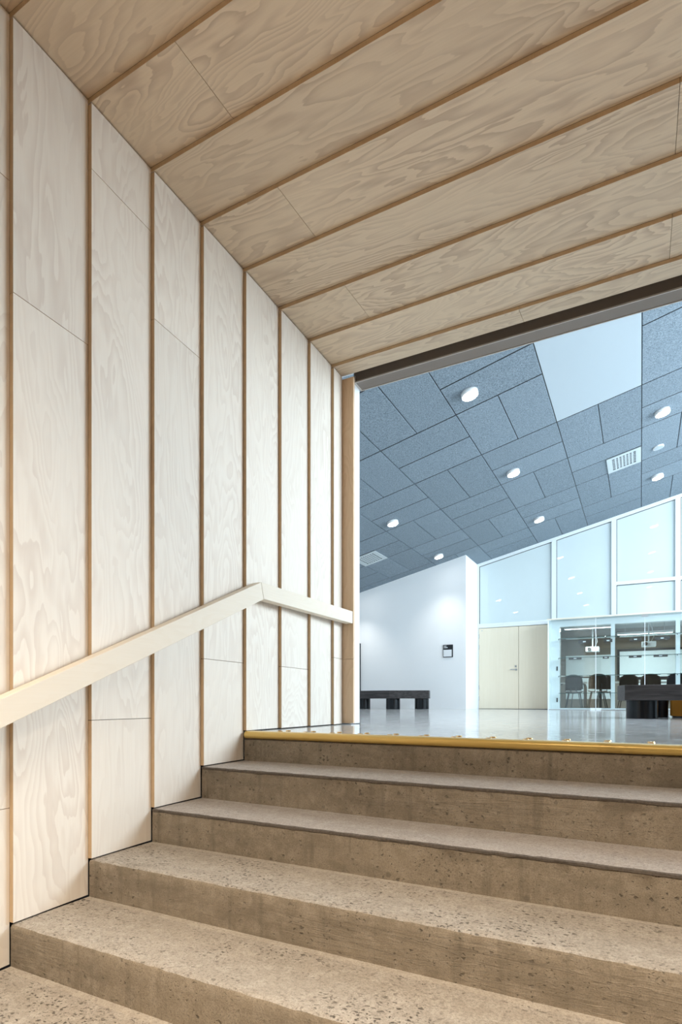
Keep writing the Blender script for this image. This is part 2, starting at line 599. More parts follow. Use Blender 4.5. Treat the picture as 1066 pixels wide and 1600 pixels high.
# ------------------------------------------------------------------ concrete stairs
stairs = empty('concrete_stairs', (0, 0, LOWZ))
tag(stairs, 'wide flight of board-marked concrete steps climbing to the bright hall', 'stairs', kind='structure')
YAWS = {0: -0.0, 1: -0.020, 2: -0.004}
for k, (ty, tz) in enumerate(TREADS):
    back = TREADS[k - 1][0] + 0.02 if k else ty + 0.30
    zb = TREADS[k + 1][1] if k + 1 < len(TREADS) else LOWZ
    zb -= 0.03
    lip = k in (1, 2)
    top = 'tread_smooth' if k in (0, 1, 2) else 'tread_rough'
    if k == 0:
        tz0 = -0.041
    else:
        tz0 = tz
    prof = [(back, tz0), (back - 0.050, tz0), (ty + 0.035, tz0), (ty + 0.014, tz0 - 0.0004), (ty + 0.004, tz0 - 0.004), (ty, tz0 - 0.012)]
    if lip:
        prof = [(back, tz0), (ty + 0.10, tz0), (ty + 0.03, tz0), (ty + 0.006, tz0 - 0.001), (ty - 0.0012, tz0 - 0.004), (ty - 0.0016, tz0 - 0.012), (ty + 0.002, tz0 - 0.014)]
    nose = len(prof)
    prof += [(ty, tz0 - 0.05), (ty, zb), (back, zb)]
    nx = 260
    V, Fc, mb = [], [], MB()
    x0, x1 = WALL - 0.014, RIGHT
    for i in range(nx + 1):
        x = x0 + (x1 - x0) * i / nx
        for j, (py, pz) in enumerate(prof):
            jit = 0.0
            if 2 <= j < nose:
                jit = 0.0022 * mnoise.noise(Vector((x * 30, j * 0.7 + k * 9, 0.3))) + 0.0022 * mnoise.noise(Vector((x * 85, j * 3.1, k)))
            V.append((x, py + YAWS.get(k, 0) * (x + 2) + (jit if j >= 3 else 0), pz + fz(x) + (0.5 * jit if 2 < j < nose else 0) - LOWZ))
    n = len(prof)
    fm = {}
    for i in range(nx):
        for j in range(n):
            a = i * n + j
            bq = i * n + (j + 1) % n
            if j == 0 and not lip:
                fm[len(Fc)] = 'tread_band'
            elif j < 3:
                fm[len(Fc)] = top
            elif lip and j in (3, 4, 5):
                fm[len(Fc)] = 'lip'
            elif j < 4:
                fm[len(Fc)] = top
            Fc.append((a, bq, bq + n, a + n))
    Fc.append(tuple(range(n)))
    Fc.append(tuple(nx * n + j for j in range(n - 1, -1, -1)))
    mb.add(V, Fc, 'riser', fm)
    o = mb.build('step', stairs, smooth=True)

# golden nosing along the top step
prof = [(2.70, 0.003), (2.652, 0.003), (2.640, 0.0005), (2.632, -0.006), (2.6285, -0.011), (2.628, -0.022), (2.630, -0.030), (2.636, -0.036), (2.646, -0.039), (2.70, -0.039)]
V, Fc = [], []
NXB = 40
for i in range(NXB + 1):
    x = WALL - 0.004 + (RIGHT - WALL) * i / NXB
    V += [(x, py, pz + fz(x)) for py, pz in prof]
n = len(prof)
for i in range(NXB):
    for j in range(n):
        Fc.append((i * n + j, i * n + (j + 1) % n, (i + 1) * n + (j + 1) % n, (i + 1) * n + j))
Fc += [tuple(range(n)), tuple(NXB * n + j for j in range(n - 1, -1, -1))]
nos = MB().add(V, Fc, 'gold_nosing').build('trim_1', smooth=True)
tag(nos, 'golden rounded nosing strip along the edge of the top step', 'step nosing', kind='structure')

# ------------------------------------------------------------------ hall floor with brass studs
p = [(HX0, 2.70, -0.15 + fz(HX0)), (HX1, 2.70, -0.15 + fz(HX1)), (HX1, 21.0, -0.15 + fz(HX1)), (HX0, 21.0, -0.15 + fz(HX0)),
     (HX0, 2.70, fz(HX0)), (HX1, 2.70, fz(HX1)), (HX1, 21.0, fz(HX1)), (HX0, 21.0, fz(HX0))]
fl = MB().hexa(p, 'hall_floor').build('floor')
tag(fl, 'polished pale grey floor of the hall mirroring the far wall', 'floor', kind='structure')
sm = MB().cyl((0, 0), 0.017, -0.001, 0.005, 'brass', 20, 0.013).mesh('floor_stud')
k = 0
for yrow in (2.728, 2.815):
    for i in range(-11, 20):
        x = 0.04 + 0.1695 * i
        if x < -1.93:
            continue
        o = link('floor_stud', sm, fl)
        o.location = (x, yrow, fz(x))

# ------------------------------------------------------------------ handrail
RX0, RX1 = -1.990, -1.930
hr = empty('handrail', (-1.96, 2.70, 0.81))
tag(hr, 'pale wooden handrail rising along the plywood wall and levelling off at the top', 'handrail')


def rail(name, prof2, parent):
    # prof2: outline in the Y-Z plane
    n = len(prof2)
    V = [(RX0 + 1.96, y - 2.70, z - 0.81) for y, z in prof2] + [(RX1 + 1.96, y - 2.70, z - 0.81) for y, z in prof2]
    Fq = [tuple(range(n - 1, -1, -1)), tuple(range(n, 2 * n))] + [(i, (i + 1) % n, n + (i + 1) % n, n + i) for i in range(n)]
    return MB().add(V, Fq, 'rail_wood').build(name, parent, bevel=0.0022, segs=2)


rail('sloped_rail', [(0.10, -0.408), (2.7165, 0.7620), (2.6905, 0.8575), (0.10, -0.312)], hr)
rail('level_rail', [(2.7180, 0.7650), (3.870, 0.7650), (3.870, 0.8560), (2.6925, 0.8580)], hr)
for y in (0.75, 1.45, 2.12, 3.05, 3.62):
    zc = 0.81 if y > 2.7 else 0.81 - (2.70 - y) * 0.4515
    MB().box(-2.022 + 1.96, RX0 + 0.002 + 1.96, y - 0.02 - 2.70, y + 0.02 - 2.70, zc - 0.025 - 0.81, zc + 0.025 - 0.81, 'rail_wood').build('bracket', hr)

# ------------------------------------------------------------------ opening to the hall: jamb, white reveal, track
j = MB().box(-2.05, -1.929, 3.876, 3.90, 0.498, CEIL, 'jamb_wood').box(-2.05, -1.929, 3.876, 3.90, 0.010, 0.4965, 'jamb_wood').build('trim_2')
tag(j, 'warm brown wooden upright closing the end of the plywood wall', 'door jamb', kind='structure')
j = MB().box(-2.20, -1.966, 3.912, 4.062, 0.006, CEIL, 'white_paint').build('trim_3')
tag(j, 'narrow white reveal post beside the opening to the hall', 'door jamb', kind='structure')
tk = MB().box(-1.966, RIGHT - 0.1, 3.962, 4.080, CEIL, CEIL + 0.13, 'track_metal').build('trim_4')
tag(tk, 'brown-grey metal sliding track spanning the top of the opening', 'track', kind='structure')
MB().box(-1.964, RIGHT - 0.1, 3.956, 3.962, CEIL - 0.002, CEIL + 0.008, 'track_edge').build('edge_bead', tk)
MB().box(-1.964, RIGHT - 0.1, 4.076, 4.084, CEIL - 0.004, CEIL + 0.008, 'track_edge').build('edge_bead', tk)
MB().box(-1.95, RIGHT - 0.1, 3.872, 3.962, CEIL + 0.10, CEIL + 0.13, 'track_metal').build('groove_back', tk)
MB().box(-1.966, -1.95, 3.955, 4.085, CEIL - 0.001, CEIL + 0.05, 'track_edge').build('end_cap', tk)

# wall above and beside the opening (hall side)
wf = MB()


def slab_y(mb, xa, xb, y0, y1, za, zb_f, mat):
    p = [(xa, y0, za), (xb, y0, za), (xb, y1, za), (xa, y1, za),
         (xa, y0, zb_f(xa)), (xb, y0, zb_f(xb)), (xb, y1, zb_f(xb)), (xa, y1, zb_f(xa))]
    return mb.hexa(p, mat)


slab_y(wf, HX0, -2.20, 3.92, 4.062, -0.05, hz, 'white_paint')
slab_y(wf, -2.20, RIGHT - 0.1, 3.92, 4.062, CEIL + 0.135, hz, 'white_paint')
slab_y(wf, RIGHT - 0.1, HX1, 3.92, 4.062, -0.05, hz, 'white_paint')
wf = wf.build('wall_front')
tag(wf, 'white wall above the opening on the hall side', 'wall', kind='structure')

# ------------------------------------------------------------------ hall ceiling
p = [(HX0, 4.04, hz(HX0) + 0.030), (HX1, 4.04, hz(HX1) + 0.030), (HX1, YD + 0.1, hz(HX1) + 0.030), (HX0, YD + 0.1, hz(HX0) + 0.030),
     (HX0, 4.04, hz(HX0) + 0.2), (HX1, 4.04, hz(HX1) + 0.2), (HX1, YD + 0.1, hz(HX1) + 0.2), (HX0, YD + 0.1, hz(HX0) + 0.2)]
hc = MB().hexa(p, 'dark_metal').build('ceiling_hall')
tag(hc, 'sloping hall ceiling of blue-grey acoustic tiles with dark joints', 'ceiling', kind='structure')
MX, MY = 1.108, 1.395
SL = math.atan(HB)
TCACHE = {}


def tile(xc, yc, wx, wy, mat='acoustic_tile', name='ceiling_tile'):
    key = (round(wx, 3), round(wy, 3), mat)
    gap = 0.020
    if key not in TCACHE:
        lx = wx / math.cos(SL) - 0.011
        ly = wy - gap
        bv = 0.004
        a, bq = lx / 2, ly / 2
        v = [(-a + bv, -bq + bv, 0), (a - bv, -bq + bv, 0), (a - bv, bq - bv, 0), (-a + bv, bq - bv, 0),
             (-a, -bq, bv), (a, -bq, bv), (a, bq, bv), (-a, bq, bv),
             (-a, -bq, 0.027), (a, -bq, 0.027), (a, bq, 0.027), (-a, bq, 0.027)]
        f = [(3, 2, 1, 0), (8, 9, 10, 11)]
        for q in range(4):
            r = (q + 1) % 4
            f += [(q, r, 4 + r, 4 + q), (4 + q, 4 + r, 8 + r, 8 + q)]
        TCACHE[key] = MB().add(v, f, mat, {3: 'dark_metal', 7: 'dark_metal'} if mat == 'acoustic_tile' else None).mesh(name)
    o = link(name, TCACHE[key], hc)
    o.location = (xc, yc, hz(xc))
    o.rotation_euler = (0, -SL, 0)
    return o


for ci in range(-8, 6):
    xa = 0.015 + ci * MX
    for rj in range(-3, 5):
        ya = 7.53 + rj * MY
        yb = ya + MY
        if rj == -3:
            ya = HY0
            for q in range(2):
                tile(xa + MX * (0.25 + 0.5 * q), (ya + yb) / 2, MX / 2, yb - ya)
            continue
        if ci == -1 and rj == -1:
            tile(xa + MX / 2, ya + MY, MX, 2 * MY, 'panel_white', 'ceiling_panel')
            continue
        if ci == -1 and rj == 0:
            continue
        if (ci + rj) % 2:
            for q in range(2):
                tile(xa + MX / 2, ya + MY * (0.25 + 0.5 * q), MX, MY / 2)
        else:
            for q in range(2):
                tile(xa + MX * (0.25 + 0.5 * q), ya + MY / 2, MX / 2, MY)

# downlights
body_m = MB()
# short white cylinder with a recessed bright lens
n = 32
body_m.cyl((0, 0), 0.108, -0.052, 0.0, 'lamp_body', n)
lens_m = MB().cyl((0, 0), 0.092, -0.056, -0.050, 'lamp_glow', n)
bm_, lm_ = body_m.mesh('housing'), lens_m.mesh('lens')
for me in (bm_, lm_):
    for q in me.polygons:
        q.use_smooth = len(q.vertices) == 4
spot_d = bpy.data.lights.new('downlight_lamp', 'SPOT')
spot_d.energy = 110
spot_d.spot_size = math.radians(95)
spot_d.spot_blend = 1.0
spot_d.shadow_soft_size = 0.08
spot_d.color = (1.0, 0.96, 0.90)
LAMPS = [(-1.925, 7.17, 'nearest to the wooden opening, left of the smooth white ceiling panel'),
         (-1.925, 9.97, 'in the middle row, straight ahead between opening and door'),
         (-4.15, 10.0, 'closest to the left edge of the opening'),
         (-4.15, 12.77, 'just in front of the white wall, above the room sign'),
         (-1.925, 12.76, 'in front of the frosted panes, left of the vent'),
         (0.29, 9.99, 'near the right edge, beside the smooth white ceiling panel'),
         (0.29, 12.80, 'at the right, just above the tall frosted panes'),
         (0.29, 7.17, 'right of the smooth white panel, hidden above the opening'),
         (-4.15, 7.17, 'far left, hidden behind the plywood wall'),
         (2.51, 7.17, 'outside the right edge, near row'), (2.51, 9.99, 'outside the right edge, middle row'),
         (2.51, 12.8, 'outside the right edge, far row'), (-6.36, 10.0, 'hidden at the far left, middle row'),
         (-4.15, 4.38, 'behind the plywood wall, nearest row left'), (-1.925, 4.38, 'hidden above the track, nearest row middle'), (0.29, 4.38, 'hidden above the track, nearest row right'),
         (-6.36, 12.77, 'hidden at the far left, by the white wall')]
for x, y, s in LAMPS:
    r = empty('ceiling_downlight', (x, y, hz(x)))
    r.rotation_euler = (0, -SL, 0)
    tag(r, 'round white surface downlight ' + s, 'lamp', 'round downlights on the hall ceiling')
    link('housing', bm_, r)
    link('lens', lm_, r)
    lo = bpy.data.objects.new('downlight_lamp', spot_d)
    C.objects.link(lo)
    lo.location = (x, y, hz(x) - 0.10)
sp = empty('ceiling_speaker', (0.275, 11.36, hz(0.275)))
sp.rotation_euler = (0, -SL, 0)
tag(sp, 'flat white round ceiling disc between the two right-hand downlights', 'ceiling speaker')
MB().cyl((0, 0), 0.088, -0.020, 0.0, 'lamp_body', 28).build('rim', sp)
MB().cyl((0, 0), 0.076, -0.024, -0.018, 'panel_white', 28).build('cover', sp)


def vent(xa, xb, ya, yb, label):
    xc, yc = (xa + xb) / 2, (ya + yb) / 2
    r = empty('vent_grille', (xc, yc, hz(xc)))
    r.rotation_euler = (0, -SL, 0)
    tag(r, label, 'vent', 'white vent grilles in the hall ceiling')
    a, bq = (xb - xa) / 2 / math.cos(SL) - 0.008, (yb - ya) / 2 - 0.008
    MB().box(-a, a, -bq, bq, -0.004, 0.0, 'black').build('backing', r)
    fr_ = MB()
    e = 0.085
    for bx in ((-a, -a + e, -bq, bq), (a - e, a, -bq, bq), (-a + e, a - e, -bq, -bq + e), (-a + e, a - e, bq - e, bq)):
        fr_.box(*bx, -0.014, -0.004, 'vent_paint')
    fr_.build('frame', r)
    nc, nr = 7, 7
    cw = (2 * a - 2 * e) / nc
    rh = (2 * bq - 2 * e) / nr
    for q in range(1, nc):
        x = -a + e + q * cw
        MB().box(x - cw * 0.22, x + cw * 0.22, -bq + e, bq - e, -0.012, -0.004, 'vent_paint').build('bar', r)
    for q in range(1, nr):
        y = -bq + e + q * rh
        MB().box(-a + e, a - e, y - rh * 0.16, y + rh * 0.16, -0.0125, -0.004, 'vent_paint').build('cross_bar', r)


vent(-0.539, 0.015, 11.018, 11.715, 'white slotted vent grille left of the ceiling disc, upper right of the hall')
vent(-5.525, -4.971, 11.018, 11.715, 'white slotted vent grille by the left edge of the opening, above the bench')

# ------------------------------------------------------------------ hall walls
p = [(HX0, YW, -0.05), (XW, YW, -0.05), (XW, YD + 0.14, -0.05), (HX0, YD + 0.14, -0.05),
     (HX0, YW, hz(HX0)), (XW, YW, hz(XW)), (XW, YD + 0.14, hz(XW)), (HX0, YD + 0.14, hz(HX0))]
wb = MB().hexa(p, 'white_paint').build('wall_back')
tag(wb, 'smooth white wall with light scallops at the far left of the hall', 'wall', kind='structure')
p = [(HX0 - 0.2, HY0, -0.1), (HX0, HY0, -0.1), (HX0, YD, -0.1), (HX0 - 0.2, YD, -0.1),
     (HX0 - 0.2, HY0, hz(HX0)), (HX0, HY0, hz(HX0)), (HX0, YD, hz(HX0)), (HX0 - 0.2, YD, hz(HX0))]
tag(MB().hexa(p, 'white_paint').build('wall_hall_left'), 'white side wall closing the hall on the left', 'wall', kind='structure')
# right-hand wall with the big windows
wr = MB()
zt = hz(HX1)
WY = [4.5, 6.8, 9.1, 11.4, 13.7]
wr.box(HX1, HX1 + 0.25, HY0, YD, -0.1, 2.0, 'white_paint')
wr.box(HX1, HX1 + 0.25, HY0, YD, 5.6, zt, 'white_paint')
edges = [HY0] + [q for y in WY for q in (y, y)] + [YD]
wr.box(HX1, HX1 + 0.25, HY0, WY[0], 2.0, 5.6, 'white_paint')
for y in WY[1:-1]:
    wr.box(HX1, HX1 + 0.25, y - 0.08, y + 0.08, 2.0, 5.6, 'white_paint')
wr.box(HX1, HX1 + 0.25, WY[-1], YD, 2.0, 5.6, 'white_paint')
tag(wr.build('wall_right'), 'white hall wall with high windows on the right side', 'wall', kind='structure')
for i in range(4):
    ya = WY[i] + (0.08 if i else 0)
    yb = WY[i + 1] - (0.08 if i < 3 else 0)
    r = empty('window_%d' % (i + 1), (HX1 + 0.12, (ya + yb) / 2, 2.0))
    tag(r, 'high clear window in the right hall wall, %s from the opening' % ('first', 'second', 'third', 'fourth')[i], 'window', kind='structure')
    hw = (yb - ya) / 2
    fm_ = MB()
    for bx in ((-hw, hw, 0, 0.07), (-hw, hw, 3.53, 3.60), (-hw, -hw + 0.07, 0.07, 3.53), (hw - 0.07, hw, 0.07, 3.53)):
        fm_.box(-0.04, 0.04, bx[0], bx[1], bx[2], bx[3], 'frame_white')
    fm_.build('window_frame', r)
    MB().box(-0.005, 0.005, -hw + 0.07, hw - 0.07, 0.07, 3.53, 'clear_glass').build('pane', r)

# ------------------------------------------------------------------ far wall: door and frosted glazing
DOOR_T = 2.055
dr = empty('door_1', (-2.82, YD, 0))
tag(dr, 'pale birch double door with a small steel handle beside the white wall', 'door', kind='structure')


def dbox(name, x0, x1, y0, y1, z0, z1, mat, par, bevel=0.0):
    return MB().box(x0 + 2.82, x1 + 2.82, y0 - YD, y1 - YD, z0, z1, mat).build(name, par, bevel=bevel)


f_ = MB()
f_.box(-3.689 + 2.82, -3.652 + 2.82, -0.02, 0.12, 0, 2.125, 'frame_white')
f_.box(-3.652 + 2.82, -1.78 + 2.82, -0.02, 0.12, DOOR_T + 0.006, 2.125, 'frame_white')
f_.box(-1.79 + 2.82, -1.76 + 2.82, -0.02, 0.12, 0, DOOR_T + 0.006, 'frame_white')
f_.build('door_frame', dr)
dbox('shadow_gap', -3.652, -1.79, YD + 0.07, YD + 0.12, 0.0, DOOR_T + 0.006, 'dark_gap', dr)
leaf1 = dbox('door_leaf', -3.646, -2.668, YD + 0.005, YD + 0.06, 0.014, DOOR_T - 0.004, 'birch', dr)
leaf2 = dbox('door_leaf', -2.660, -1.795, YD + 0.005, YD + 0.06, 0.014, DOOR_T - 0.004, 'birch', dr)
h_ = MB()
h_.cyl((0, 0), 0.026, 0, 0.012, 'steel', 20)
h_.cyl((0, 0), 0.010, 0.012, 0.05, 'steel', 12)
h_.box(-0.135, 0.012, -0.010, 0.010, 0.042, 0.058, 'steel')
ho = h_.build('handle', leaf1)
ho.rotation_euler = (math.pi / 2, 0, 0)
ho.location = (-2.725 + 2.82, 0.006, 0.985)
lk = MB().cyl((0, 0), 0.025, 0, 0.014, 'steel', 20).cyl((0, 0), 0.010, 0.014, 0.018, 'dark_metal', 12).build('lock', leaf1)
lk.rotation_euler = (math.pi / 2, 0, 0)
lk.location = (-2.735 + 2.82, 0.006, 1.065)
dbox('nameplate', -3.59, -3.55, YD + 0.001, YD + 0.006, 1.985, 2.0, 'steel', leaf1)
for z in (0.22, 0.50, 1.52, 1.80):
    dbox('hinge', -3.656, -3.636, YD - 0.012, YD + 0.008, z, z + 0.11, 'steel', dr)
dbox('threshold', -3.652, -1.79, YD - 0.01, YD + 0.12, -0.01, 0.013, 'dark_metal', dr)

# frosted panes under the sloping ceiling
ZB = 2.125
MULL = [-3.689, -1.838, -0.540, 0.728, 1.996, 3.264, 4.532, 5.80, HX1]
TR = 2.893
for i in range(len(MULL) - 1):
    xa, xb = MULL[i], MULL[i + 1]
    r = empty('window_%d' % (i + 5), ((xa + xb) / 2, YD, ZB))
    names = ['widest low frosted pane above the birch double door', 'tall undivided frosted pane left of the divided panes',
             'divided frosted pane above the glass display case, second mullion from the door', 'divided frosted pane at the right edge of the view']
    tag(r, names[i] if i < 4 else 'divided frosted pane outside the right edge, number %d from the door' % (i + 1), 'window', kind='structure')
    cx = (xa + xb) / 2
    fm_ = MB()
    e = 0.052
    zl, zr = hz(xa) - 0.002, hz(xb) - 0.002

    def wbar(x0, x1, za0, za1, zb0, zb1, y0=-0.03, y1=0.09):
        fm_.hexa([(x0 - cx, y0, za0 - ZB), (x1 - cx, y0, zb0 - ZB), (x1 - cx, y1, zb0 - ZB), (x0 - cx, y1, za0 - ZB),
                  (x0 - cx, y0, za1 - ZB), (x1 - cx, y0, zb1 - ZB), (x1 - cx, y1, zb1 - ZB), (x0 - cx, y1, za1 - ZB)], 'frame_white')
    hzx = lambda x: hz(x) - 0.002
    wbar(xa, xb, zl - 0.075, zl, zr - 0.075, zr)
    zbot = ZB if i == 0 else ZB + 0.02
    wbar(xa, xb, zbot, zbot + 0.04, zbot, zbot + 0.04)
    wbar(xa, xa + e, zbot + 0.04, hzx(xa) - 0.075, zbot + 0.04, hzx(xa + e) - 0.075)
    wbar(xb - e, xb, zbot + 0.04, hzx(xb - e) - 0.075, zbot + 0.04, hzx(xb) - 0.075)
    if i >= 2:
        wbar(xa + e, xb - e, TR - 0.04, TR + 0.04, TR - 0.04, TR + 0.04)
    fm_.build('window_frame', r)
    # thin dark seal + pane
    segs = [(zbot + 0.04, TR - 0.04), (TR + 0.04, None)] if i >= 2 else [(zbot + 0.04, None)]
    for z0, z1 in segs:
        x0, x1 = xa + e, xb - e
        za1 = z1 if z1 else hzx(x0) - 0.075
        zb1 = z1 if z1 else hzx(x1) - 0.075
        pv = MB()
        pv.hexa([(x0 - cx, 0.012, z0 - ZB), (x1 - cx, 0.012, z0 - ZB), (x1 - cx, 0.03, z0 - ZB), (x0 - cx, 0.03, z0 - ZB),
                 (x0 - cx, 0.012, za1 - ZB), (x1 - cx, 0.012, zb1 - ZB), (x1 - cx, 0.03, zb1 - ZB), (x0 - cx, 0.03, za1 - ZB)], 'frosted_glass')
        pv.build('pane', r)
        # narrow grey gasket around the pane
        gk = MB()
        g = 0.012
        gk.hexa([(x0 - cx, 0.0, z0 - ZB), (x0 + g - cx, 0.0, z0 - ZB), (x0 + g - cx, 0.012, z0 - ZB), (x0 - cx, 0.012, z0 - ZB),
                 (x0 - cx, 0.0, za1 - ZB), (x0 + g - cx, 0.0, za1 - ZB), (x0 + g - cx, 0.012, za1 - ZB), (x0 - cx, 0.012, za1 - ZB)], 'dark_metal')
        gk.hexa([(x0 - cx, 0.0, za1 - g - ZB), (x1 - cx, 0.0, zb1 - g - ZB), (x1 - cx, 0.012, zb1 - g - ZB), (x0 - cx, 0.012, za1 - g - ZB),
                 (x0 - cx, 0.0, za1 - ZB), (x1 - cx, 0.0, zb1 - ZB), (x1 - cx, 0.012, zb1 - ZB), (x0 - cx, 0.012, za1 - ZB)], 'dark_metal')
        gk.build('gasket', r)

# ------------------------------------------------------------------ inner glazed screen and glass vestibule
YI = 14.55
scn = empty('window_13', (-1.93, YI, 0))
tag(scn, 'white framed classroom glazing behind the glass display case', 'window', kind='structure')


def sbox(mb, x0, x1, y0, y1, z0, z1, mat):
    return mb.box(x0 + 1.93, x1 + 1.93, y0 - YI, y1 - YI, z0, z1, mat)


sbox(MB(), -1.905, -1.712, YI - 0.05, YI + 0.16, -0.03, 2.115, 'frame_white').build('post', scn)
sbox(MB(), -1.712, HX1, YI - 0.05, YI + 0.16, 1.972, 2.115, 'frame_white').build('head', scn)
sbox(MB(), -1.712, HX1, YI - 0.05, YI + 0.10, -0.04, 0.035, 'frame_white').build('sill', scn)
mx = [-0.563, 0.7265, 2.0, 3.27, 4.54, 5.81]
for x in mx:
    sbox(MB(), x - 0.041, x + 0.041, YI - 0.05, YI + 0.08, 0.035, 1.972, 'frame_white').build('mullion', scn)
xs = [-1.712] + mx + [HX1]
for i in range(len(xs) - 1):
    sbox(MB(), xs[i] + 0.04 * (i > 0), xs[i + 1] - 0.041, YI, YI + 0.012, 0.035, 1.972, 'clear_glass').build('pane', scn)
for z in (0.18, 0.93):
    sbox(MB(), -1.782, -1.752, YI - 0.062, YI - 0.05, z, z + 0.10, 'black').build('lock', scn)

YV = 14.10
SHELF_Z = (0.385, 0.79, 1.21, 1.66)
vs = empty('window_14', (-1.93, YV, 0))
tag(vs, 'clear glass display case with glass shelves in front of the classroom windows', 'display case', kind='structure')


def vbox(name, x0, x1, y0, y1, z0, z1, mat):
    return MB().box(x0 + 1.93, x1 + 1.93, y0 - YV, y1 - YV, z0, z1, mat).build(name, vs)


vbox('side_panel', -1.928, -1.905, YV, YI - 0.05, -0.01, 2.09, 'frame_white')
vbox('roof', -1.90, HX1, YV + 0.012, YI - 0.05, 2.100, 2.114, 'clear_glass')
vbox('roof_edge', -1.94, HX1, YV - 0.02, YV + 0.012, 2.095, 2.125, 'cream')
gj = [-1.900, -0.898, 0.084, 1.066, 2.048, 3.03, 4.012, 4.994, 5.976, HX1 - 0.01]
for i in range(len(gj) - 1):
    vbox('pane', gj[i] + 0.004, gj[i + 1] - 0.004, YV + 0.02, YV + 0.032, 0.02 + fz(gj[i + 1]) * 0, 2.092, 'clear_glass')
for i, x in enumerate(gj[1:4]):
    vbox('edge_strip', x - 0.006, x + 0.006, YV + 0.018, YV + 0.034, 0.02, 2.09, 'frame_white')
for x in (-0.96, -0.84, 0.02, 0.15):
    vbox('patch_fitting', x - 0.05, x + 0.05, YV + 0.005, YV + 0.045, -0.005, 0.045, 'frame_white')
for x in (0.084, 2.048):
    vbox('patch_fitting', x - 0.065, x + 0.065, YV + 0.004, YV + 0.045, 2.045, 2.094, 'steel')
SX = [-1.70, -0.70, 0.70, 2.0, 3.3, 4.6, HX1 - 0.05]
for z in SHELF_Z:
    for i in range(len(SX) - 1):
        sh = vbox('glass_shelf', SX[i] + 0.003, SX[i + 1] - 0.003, YV + 0.10, YI - 0.07, z - 0.004, z + 0.004, 'clear_glass')
        MB().box(SX[i] + 0.003 + 1.93, SX[i + 1] - 0.003 + 1.93, 0.096, 0.0995, z - 0.005, z + 0.005, 'shelf_glass').build('shelf_edge', sh)
for z in SHELF_Z[1:]:
    for x in SX[:3]:
        vbox('shelf_support', x - 0.008, x + 0.008, YV + 0.12, YV + 0.136, z - 0.03, z - 0.004, 'dark_metal')
# small dark plates with white marks on the two upper shelves
for z, h, row in ((1.21, 0.052, ((-1.475, -1.20), (-0.755, -0.63), (-0.23, 0.02), (0.25, 0.52))), (1.60, 0.075, ((-1.27, -1.01), (-0.735, -0.56), (-0.215, 0.02), (0.27, 0.56)))):
    for xa_, xb_ in row:
        o = vbox('dark_plate', xa_, xb_, YV + 0.075, YV + 0.085, z - h, z, 'dark_metal')
        xm = (xa_ + xb_) / 2
        MB().box(xm - 0.03 + 1.93, xm + 0.03 + 1.93, 0.072, 0.0748, z - h * 0.65, z - h * 0.3, 'sign_white').build('mark', o)
vbox('floor_rail', -1.90, HX1, YV + 0.01, YV + 0.042, -0.04, 0.014, 'steel')

# ------------------------------------------------------------------ classroom behind the glass
RX_0, RX_1, RY1, RZ = -2.75, 6.5, 19.60, 2.45
tag(MB().box(RX_0, RX_1, RY1, RY1 + 0.15, -0.1, RZ, 'taupe').build('wall_classroom'), 'taupe rear wall of the classroom behind the glass', 'wall', kind='structure')
tag(MB().box(RX_0 - 0.12, RX_0, YI + 0.17, RY1, -0.1, RZ, 'taupe').build('wall_classroom_left'), 'taupe left side wall of the classroom', 'wall', kind='structure')
tag(MB().box(RX_1, RX_1 + 0.12, YI + 0.17, RY1, -0.1, RZ, 'taupe').build('wall_classroom_right'), 'taupe right side wall of the classroom', 'wall', kind='structure')
tag(MB().box(RX_0 - 0.12, RX_1 + 0.12, YI + 0.17, RY1 + 0.15, RZ, RZ + 0.1, 'room_ceiling').build('ceiling_classroom'), 'grey classroom ceiling seen through the glass', 'ceiling', kind='structure')

bd = empty('whiteboard', (-1.40, RY1, 0.9))
tag(bd, 'wide pale whiteboard on the classroom wall behind the left chairs', 'whiteboard')
MB().box(-0.72, 0.70, -0.03, -0.005, 0.10, 0.76, 'whiteboard').build('surface', bd)
MB().box(-0.74, 0.72, -0.07, -0.005, 0.065, 0.095, 'dark_metal').build('pen_tray', bd)
pn = MB().box(-2.12, -0.70, RY1 - 0.03, RY1 - 0.004, 0.28, 0.95, 'whiteboard').build('wall_board')
tag(pn, 'pale lower board under the whiteboard tray', 'board')
sc_ = empty('projection_screen', (0.40, RY1, 0.86))
tag(sc_, 'large projection surface in a dark frame on the classroom wall', 'screen')
MB().box(-0.97, 1.60, -0.025, -0.004, 0.09, 0.88, 'whiteboard').build('surface', sc_)
fr_ = MB()
for bx in ((-1.035, -0.97, 0.0, 0.945), (1.60, 1.66, 0.0, 0.945), (-0.97, 1.60, 0.88, 0.945), (-0.97, 1.60, 0.02, 0.09)):
    fr_.box(bx[0], bx[1], -0.05, -0.004, bx[2], bx[3], 'black')
fr_.build('frame', sc_)
pn = MB().box(-0.57, 2.0, RY1 - 0.03, RY1 - 0.004, 0.25, 0.85, 'whiteboard').build('wall_board')
tag(pn, 'pale lower board under the dark framed projection surface', 'board')


